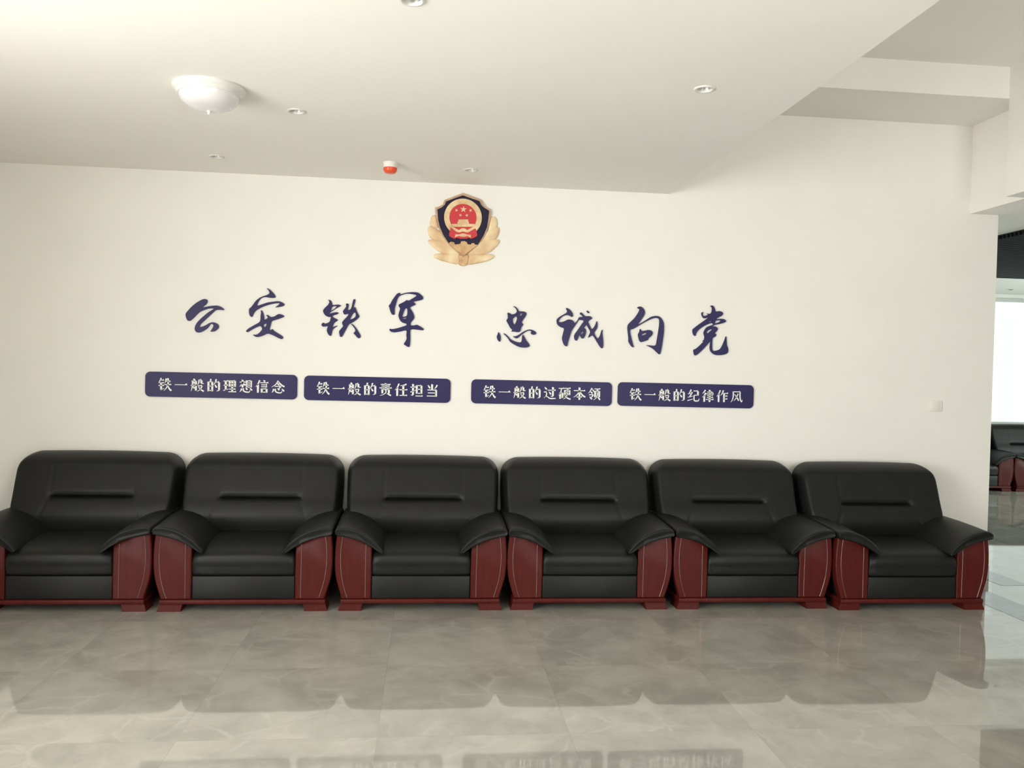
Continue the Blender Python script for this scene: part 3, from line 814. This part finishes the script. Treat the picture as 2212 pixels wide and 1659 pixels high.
def poly_solid(bm, poly, to_w, yb, yf, strip=0):
    F = [bm.verts.new((*(lambda q: (q[0], yf, q[1]))(to_w(*p)),)) for p in poly]
    B = [bm.verts.new((*(lambda q: (q[0], yb, q[1]))(to_w(*p)),)) for p in poly]
    n = len(poly)
    if strip:
        for i in range(strip - 1):
            bm.faces.new((F[i], F[i + 1], F[n - 2 - i], F[n - 1 - i]))
            bm.faces.new((B[n - 1 - i], B[n - 2 - i], B[i + 1], B[i]))
    else:
        bm.faces.new(F); bm.faces.new(B[::-1])
    for i in range(n):
        j = (i + 1) % n
        bm.faces.new((F[j], F[i], B[i], B[j]))


def quad_bez(a, b, c, n=9):
    out = []
    for i in range(n):
        t = i / (n - 1)
        # b is a point the curve passes at t = .5
        k = [2 * b[j] - 0.5 * (a[j] + c[j]) for j in range(3)]
        out.append(tuple((1 - t) ** 2 * a[j] + 2 * t * (1 - t) * k[j] + t * t * c[j] for j in range(3)))
    return [(x, y, max(1.2, w)) for x, y, w in out]


def glyph_into(bm, ch, cx, cz, size, yb, yf):
    s = size / 100.0
    def to_w(x, y): return (cx + (x - 50) * s, cz - (y - 50) * s)
    VW, HW = 14.0, 6.6
    for st in GLYPH[ch]:
        p = st.split(); k = p[0]; v = [float(q) for q in p[1:]]
        if k == 'H':
            w = v[3] if len(v) > 3 else HW
            ser = v[4] if len(v) > 4 else 9
            x0, x1, y = v[:3]
            poly_solid(bm, [(x0, y - w / 2), (x1 - ser * 1.3, y - w / 2), (x1 - ser * 0.55, y - w / 2 - ser * 0.62), (x1, y + w / 2), (x0, y + w / 2)], to_w, yb, yf)
        elif k == 'V':
            x, y0, y1 = v
            poly_solid(bm, [(x - VW / 2 - 1.5, y0 - 1), (x + VW / 2, y0 + 2), (x + VW / 2, y1 - 2), (x, y1 + 1), (x - VW / 2, y1)], to_w, yb, yf)
        elif k == 'P':
            stroke_strip(bm, quad_bez((v[0], v[1], 11.5), (v[2], v[3], 9), (v[4], v[5], 2)), to_w, yb, yf)
        elif k == 'Q':
            stroke_strip(bm, quad_bez(tuple(v[0:3]), tuple(v[3:6]), tuple(v[6:9])), to_w, yb, yf)
        elif k == 'D':
            stroke_strip(bm, quad_bez((v[0], v[1], 3), (v[0] * .4 + v[2] * .6, v[1] * .45 + v[3] * .55, 12), (v[2], v[3], 8), 7), to_w, yb, yf)
        elif k == 'L':
            stroke_strip(bm, [tuple(v[0:3]), tuple(v[3:6])], to_w, yb, yf)
        elif k == 'S':
            q = [tuple(v[i:i + 3]) for i in range(0, len(v), 3)]
            stroke_strip(bm, catmull(q, 4), to_w, yb, yf)


def rounded_rect(w, h, r, n=8):
    pts = []
    for cx, cy, a0 in ((w / 2 - r, h / 2 - r, 0), (-w / 2 + r, h / 2 - r, 90), (-w / 2 + r, -h / 2 + r, 180), (w / 2 - r, -h / 2 + r, 270)):
        for i in range(n + 1):
            a = radians(a0 + 90 * i / n)
            pts.append((cx + r * cos(a), cy + r * sin(a)))
    return pts


PLAQUES = [(-1.423, 1.361, '理想信念', 'leftmost blue plaque with white characters under the slogan'),
           (-0.346, 1.359, '责任担当', 'second blue plaque from the left with white characters, left of the wide gap'),
           (0.832, 1.360, '过硬本领', 'third blue plaque from the left with white characters, right of the wide gap'),
           (1.905, 1.364, '纪律作风', 'rightmost blue plaque with white characters, nearest the wall switch')]
PW, PH = 1.029, 0.173
for x, z, tail, lab in PLAQUES:
    t = thing('slogan_plaque', (x, 0, z), lab, 'plaque', 'blue plaques under the slogan')
    plate('board', [rounded_rect(PW, PH, 0.034)], 0.0, 0.012, M_NAVY, t)
    bm = bmesh.new()
    txt = '铁一般的' + tail
    for i, ch in enumerate(txt):
        glyph_into(bm, ch, (i - 3.5) * PW * 0.1064, 0.0, PW * 0.089, -0.0119, -0.0128)
    link_bm('lettering', bm, M_TEXT, t)

# ------------------------------------------------------------------ emblem
OX, OZ = 0.227, 2.51
em = thing('police_emblem', (OX, 0, OZ), 'gold, navy and red shield emblem with wheat leaves, high on the wall', 'emblem')


def em_plate(name, pts, yb, th, m, parent=em, bev=0.0, smooth=0, holes=()):
    return plate(name, [mm(pts)] + [h for h in holes], -yb, th, m, parent, (OX, OZ), bev, smooth)


def leaf(pts, yb, th):
    """domed leaf: outline ring, an inner raised ring and a ridge in the middle"""
    P = chaikin([(x / 1000 - OX, z / 1000 - OZ) for x, z in pts], 2, 0.25)
    bm = bmesh.new()
    cx = sum(q[0] for q in P) / len(P); cz = sum(q[1] for q in P) / len(P)
    rings = []
    for k, d in ((1.0, 0.0), (1.0, th * 0.5), (0.9, th * 0.85), (0.6, th * 1.1), (0.25, th * 1.25)):
        rings.append([bm.verts.new((cx + (x - cx) * k, -yb - d, cz + (z - cz) * k)) for x, z in P])
    for a, b in zip(rings, rings[1:]):
        for i in range(len(P)):
            j = (i + 1) % len(P)
            bm.faces.new((a[i], a[j], b[j], b[i]))
    bm.faces.new(rings[-1]); bm.faces.new(rings[0][::-1])
    o = link_bm('leaf', bm, M_LEAF, em)
    return auto_smooth(o, 50)


def tuck(pts):
    """pull the inner side of a leaf under the shield"""
    rim = EMBLEM['shield_rim']; out = []
    for x, z in pts:
        d = 1e9
        for (ax, az), (bx, bz) in zip(rim, rim[1:] + rim[:1]):
            t = max(0, min(1, ((x - ax) * (bx - ax) + (z - az) * (bz - az)) / ((bx - ax) ** 2 + (bz - az) ** 2)))
            d = min(d, math.hypot(x - ax - t * (bx - ax), z - az - t * (bz - az)))
        if d < 34:
            L = math.hypot(x - 227, z - 2500) or 1
            k = min(26, L * 0.5) / L
            x, z = x + (227 - x) * k, z + (2500 - z) * k
        out.append((x, z))
    return out


for i, lf in enumerate(LEAVES):
    leaf(lf if i in (0, 4) else tuck(lf), 0.0 + 0.0006 * i, 0.011)
em_plate('stem', EMBLEM['stem'], 0.0, 0.019, M_GOLD, bev=0.003, smooth=1)
em_plate('shield_rim', EMBLEM['shield_rim'], 0.0, 0.022, M_ROPE, bev=0.002)
em_plate('shield_field', EMBLEM['shield_field'], 0.0215, 0.003, M_SHIELD)
RC = (0.2285, 2.5975)


def circ(r, n=56, c=RC):
    return [(c[0] + r * cos(2 * pi * i / n), c[1] + r * sin(2 * pi * i / n)) for i in range(n)]


plate('ring', [circ(0.1345), circ(0.0965)], -0.0243, 0.006, M_GOLDP, em, (OX, OZ), 0.0015)
plate('disc', [circ(0.0968)], -0.0243, 0.0035, M_RED, em, (OX, OZ))
em_plate('drape', EMBLEM['red_drape'], 0.0243, 0.0075, M_RED)


def star(cx, cz, r, rot):
    return [(cx + (r if i % 2 == 0 else r * 0.40) * sin(rot + pi * i / 5), cz + (r if i % 2 == 0 else r * 0.40) * cos(rot + pi * i / 5)) for i in range(10)]


for (cx, cz, r, rot) in ((230, 2656, 25, 0.03), (181, 2647, 13, 0.35), (281, 2650, 13, -0.35), (210, 2613, 13, 0.2), (255, 2614, 13, -0.2)):
    plate('star', [star(cx / 1000, cz / 1000, r / 1000, rot)], -0.0275, 0.003, M_GOLDP, em, (OX, OZ))
tower = em_plate('gate_tower', EMBLEM['gate_base'], 0.0300, 0.004, M_GOLDP)
em_plate('tower_roof', EMBLEM['gate_roof'], 0.0275, 0.005, M_GOLDP, tower)
em_plate('garland', EMBLEM['garland'], 0.0316, 0.003, M_GOLDP)
em_plate('ribbon', EMBLEM['ribbon'], 0.0316, 0.003, M_GOLDP)
em_plate('brick_wall', EMBLEM['brick_wall'], 0.0243, 0.005, M_GOLD, bev=0.001)

# ------------------------------------------------------------------ ceiling fittings
lamp = thing('ceiling_lamp', (-1.07, -1.845, ZC), 'white round ceiling lamp with opal glass bowl, unlit', 'lamp')
lathe('mount_ring', [(0.0, 0.0), (0.166, 0.0), (0.168, -0.006), (0.166, -0.014), (0.158, -0.022), (0.152, -0.026), (0.150, -0.034), (0.144, -0.040), (0.0, -0.040)], M_METALW, lamp, 64)
bowl = [(0.139, -0.040)]
for i in range(1, 15):
    a = i / 14 * pi / 2
    bowl.append((0.139 * cos(a), -0.040 - 0.072 * sin(a)))
bowl[-1] = (0.0, bowl[-1][1])
lathe('glass_bowl', bowl, M_BOWL, lamp, 64)
lathe('finial', [(0.0, -0.108), (0.011, -0.110), (0.012, -0.116), (0.007, -0.119), (0.008, -0.124), (0.004, -0.129), (0.0, -0.130)], M_METALW, lamp, 24)

DL_LABEL = ['recessed downlight cut by the top edge of the picture', 'recessed downlight near the right edge of the lowered ceiling',
            'recessed downlight just right of the round ceiling lamp', 'recessed downlight in the dim corner below the round ceiling lamp, near the wall',
            'recessed downlight right of the fire alarm, above the emblem']


def downlight(loc, label, group):
    t = thing('recessed_downlight', loc, label, 'downlight', group)
    lathe('trim_ring', [(0.034, 0.010), (0.034, -0.002), (0.038, -0.006), (0.044, -0.006), (0.0475, -0.003), (0.048, 0.0), (0.037, 0.0005)], M_METALW, t, 40)
    lathe('reflector', [(0.0345, 0.004), (0.030, 0.022), (0.022, 0.045), (0.0, 0.047)], M_REFLECTOR, t, 32)
    lathe('bulb', [(0.0, 0.012), (0.012, 0.014), (0.019, 0.021), (0.020, 0.030), (0.016, 0.044), (0.0, 0.0455)], M_BULB, t, 24)
    return t


dl0 = downlight((DOWN[0][0], DOWN[0][1], ZC), DL_LABEL[0], 'recessed downlights in the lowered ceiling')
for (x, y), lab in list(zip(DOWN, DL_LABEL))[1:]:
    c = copy_tree(dl0); c.location = (x, y, ZC); c['label'] = lab

fa = thing('fire_alarm', (-0.268, -0.53, ZC), 'small white fire alarm with orange red bottom, on the ceiling', 'alarm')
lathe('base', [(0.0, 0.0), (0.047, 0.0), (0.047, -0.006), (0.044, -0.008), (0.0435, -0.034), (0.0, -0.034)], M_PLASTIC, fa, 40)
lathe('lens', [(0.0, -0.033), (0.0445, -0.034), (0.045, -0.044), (0.040, -0.058), (0.032, -0.067), (0.0, -0.069)], M_ALARM, fa, 40)

sw = thing('wall_switch', (3.862, 0.0, 1.325), 'white square light switch on the wall above the rightmost armchair', 'switch')
box('face_plate', -0.05, 0.05, -0.009, 0.0, -0.042, 0.042, M_PLASTIC, sw, 0.003)
box('rocker', -0.03, 0.03, -0.0125, -0.0085, -0.026, 0.026, M_PLASTIC, sw, 0.0015)

fl = thing('recessed_downlight', (8.19, 5.06, 2.83), 'small recessed downlight on the far room ceiling before the window', 'downlight')
lathe('trim_ring', [(0.0, 0.0), (0.055, 0.0), (0.055, -0.004), (0.048, -0.007), (0.040, -0.006), (0.038, -0.003), (0.0, -0.003)], M_METALW, fl, 32)
lathe('bulb', [(0.0, -0.0028), (0.028, -0.0032), (0.022, -0.008), (0.0, -0.010)], M_GRILLE, fl, 24)
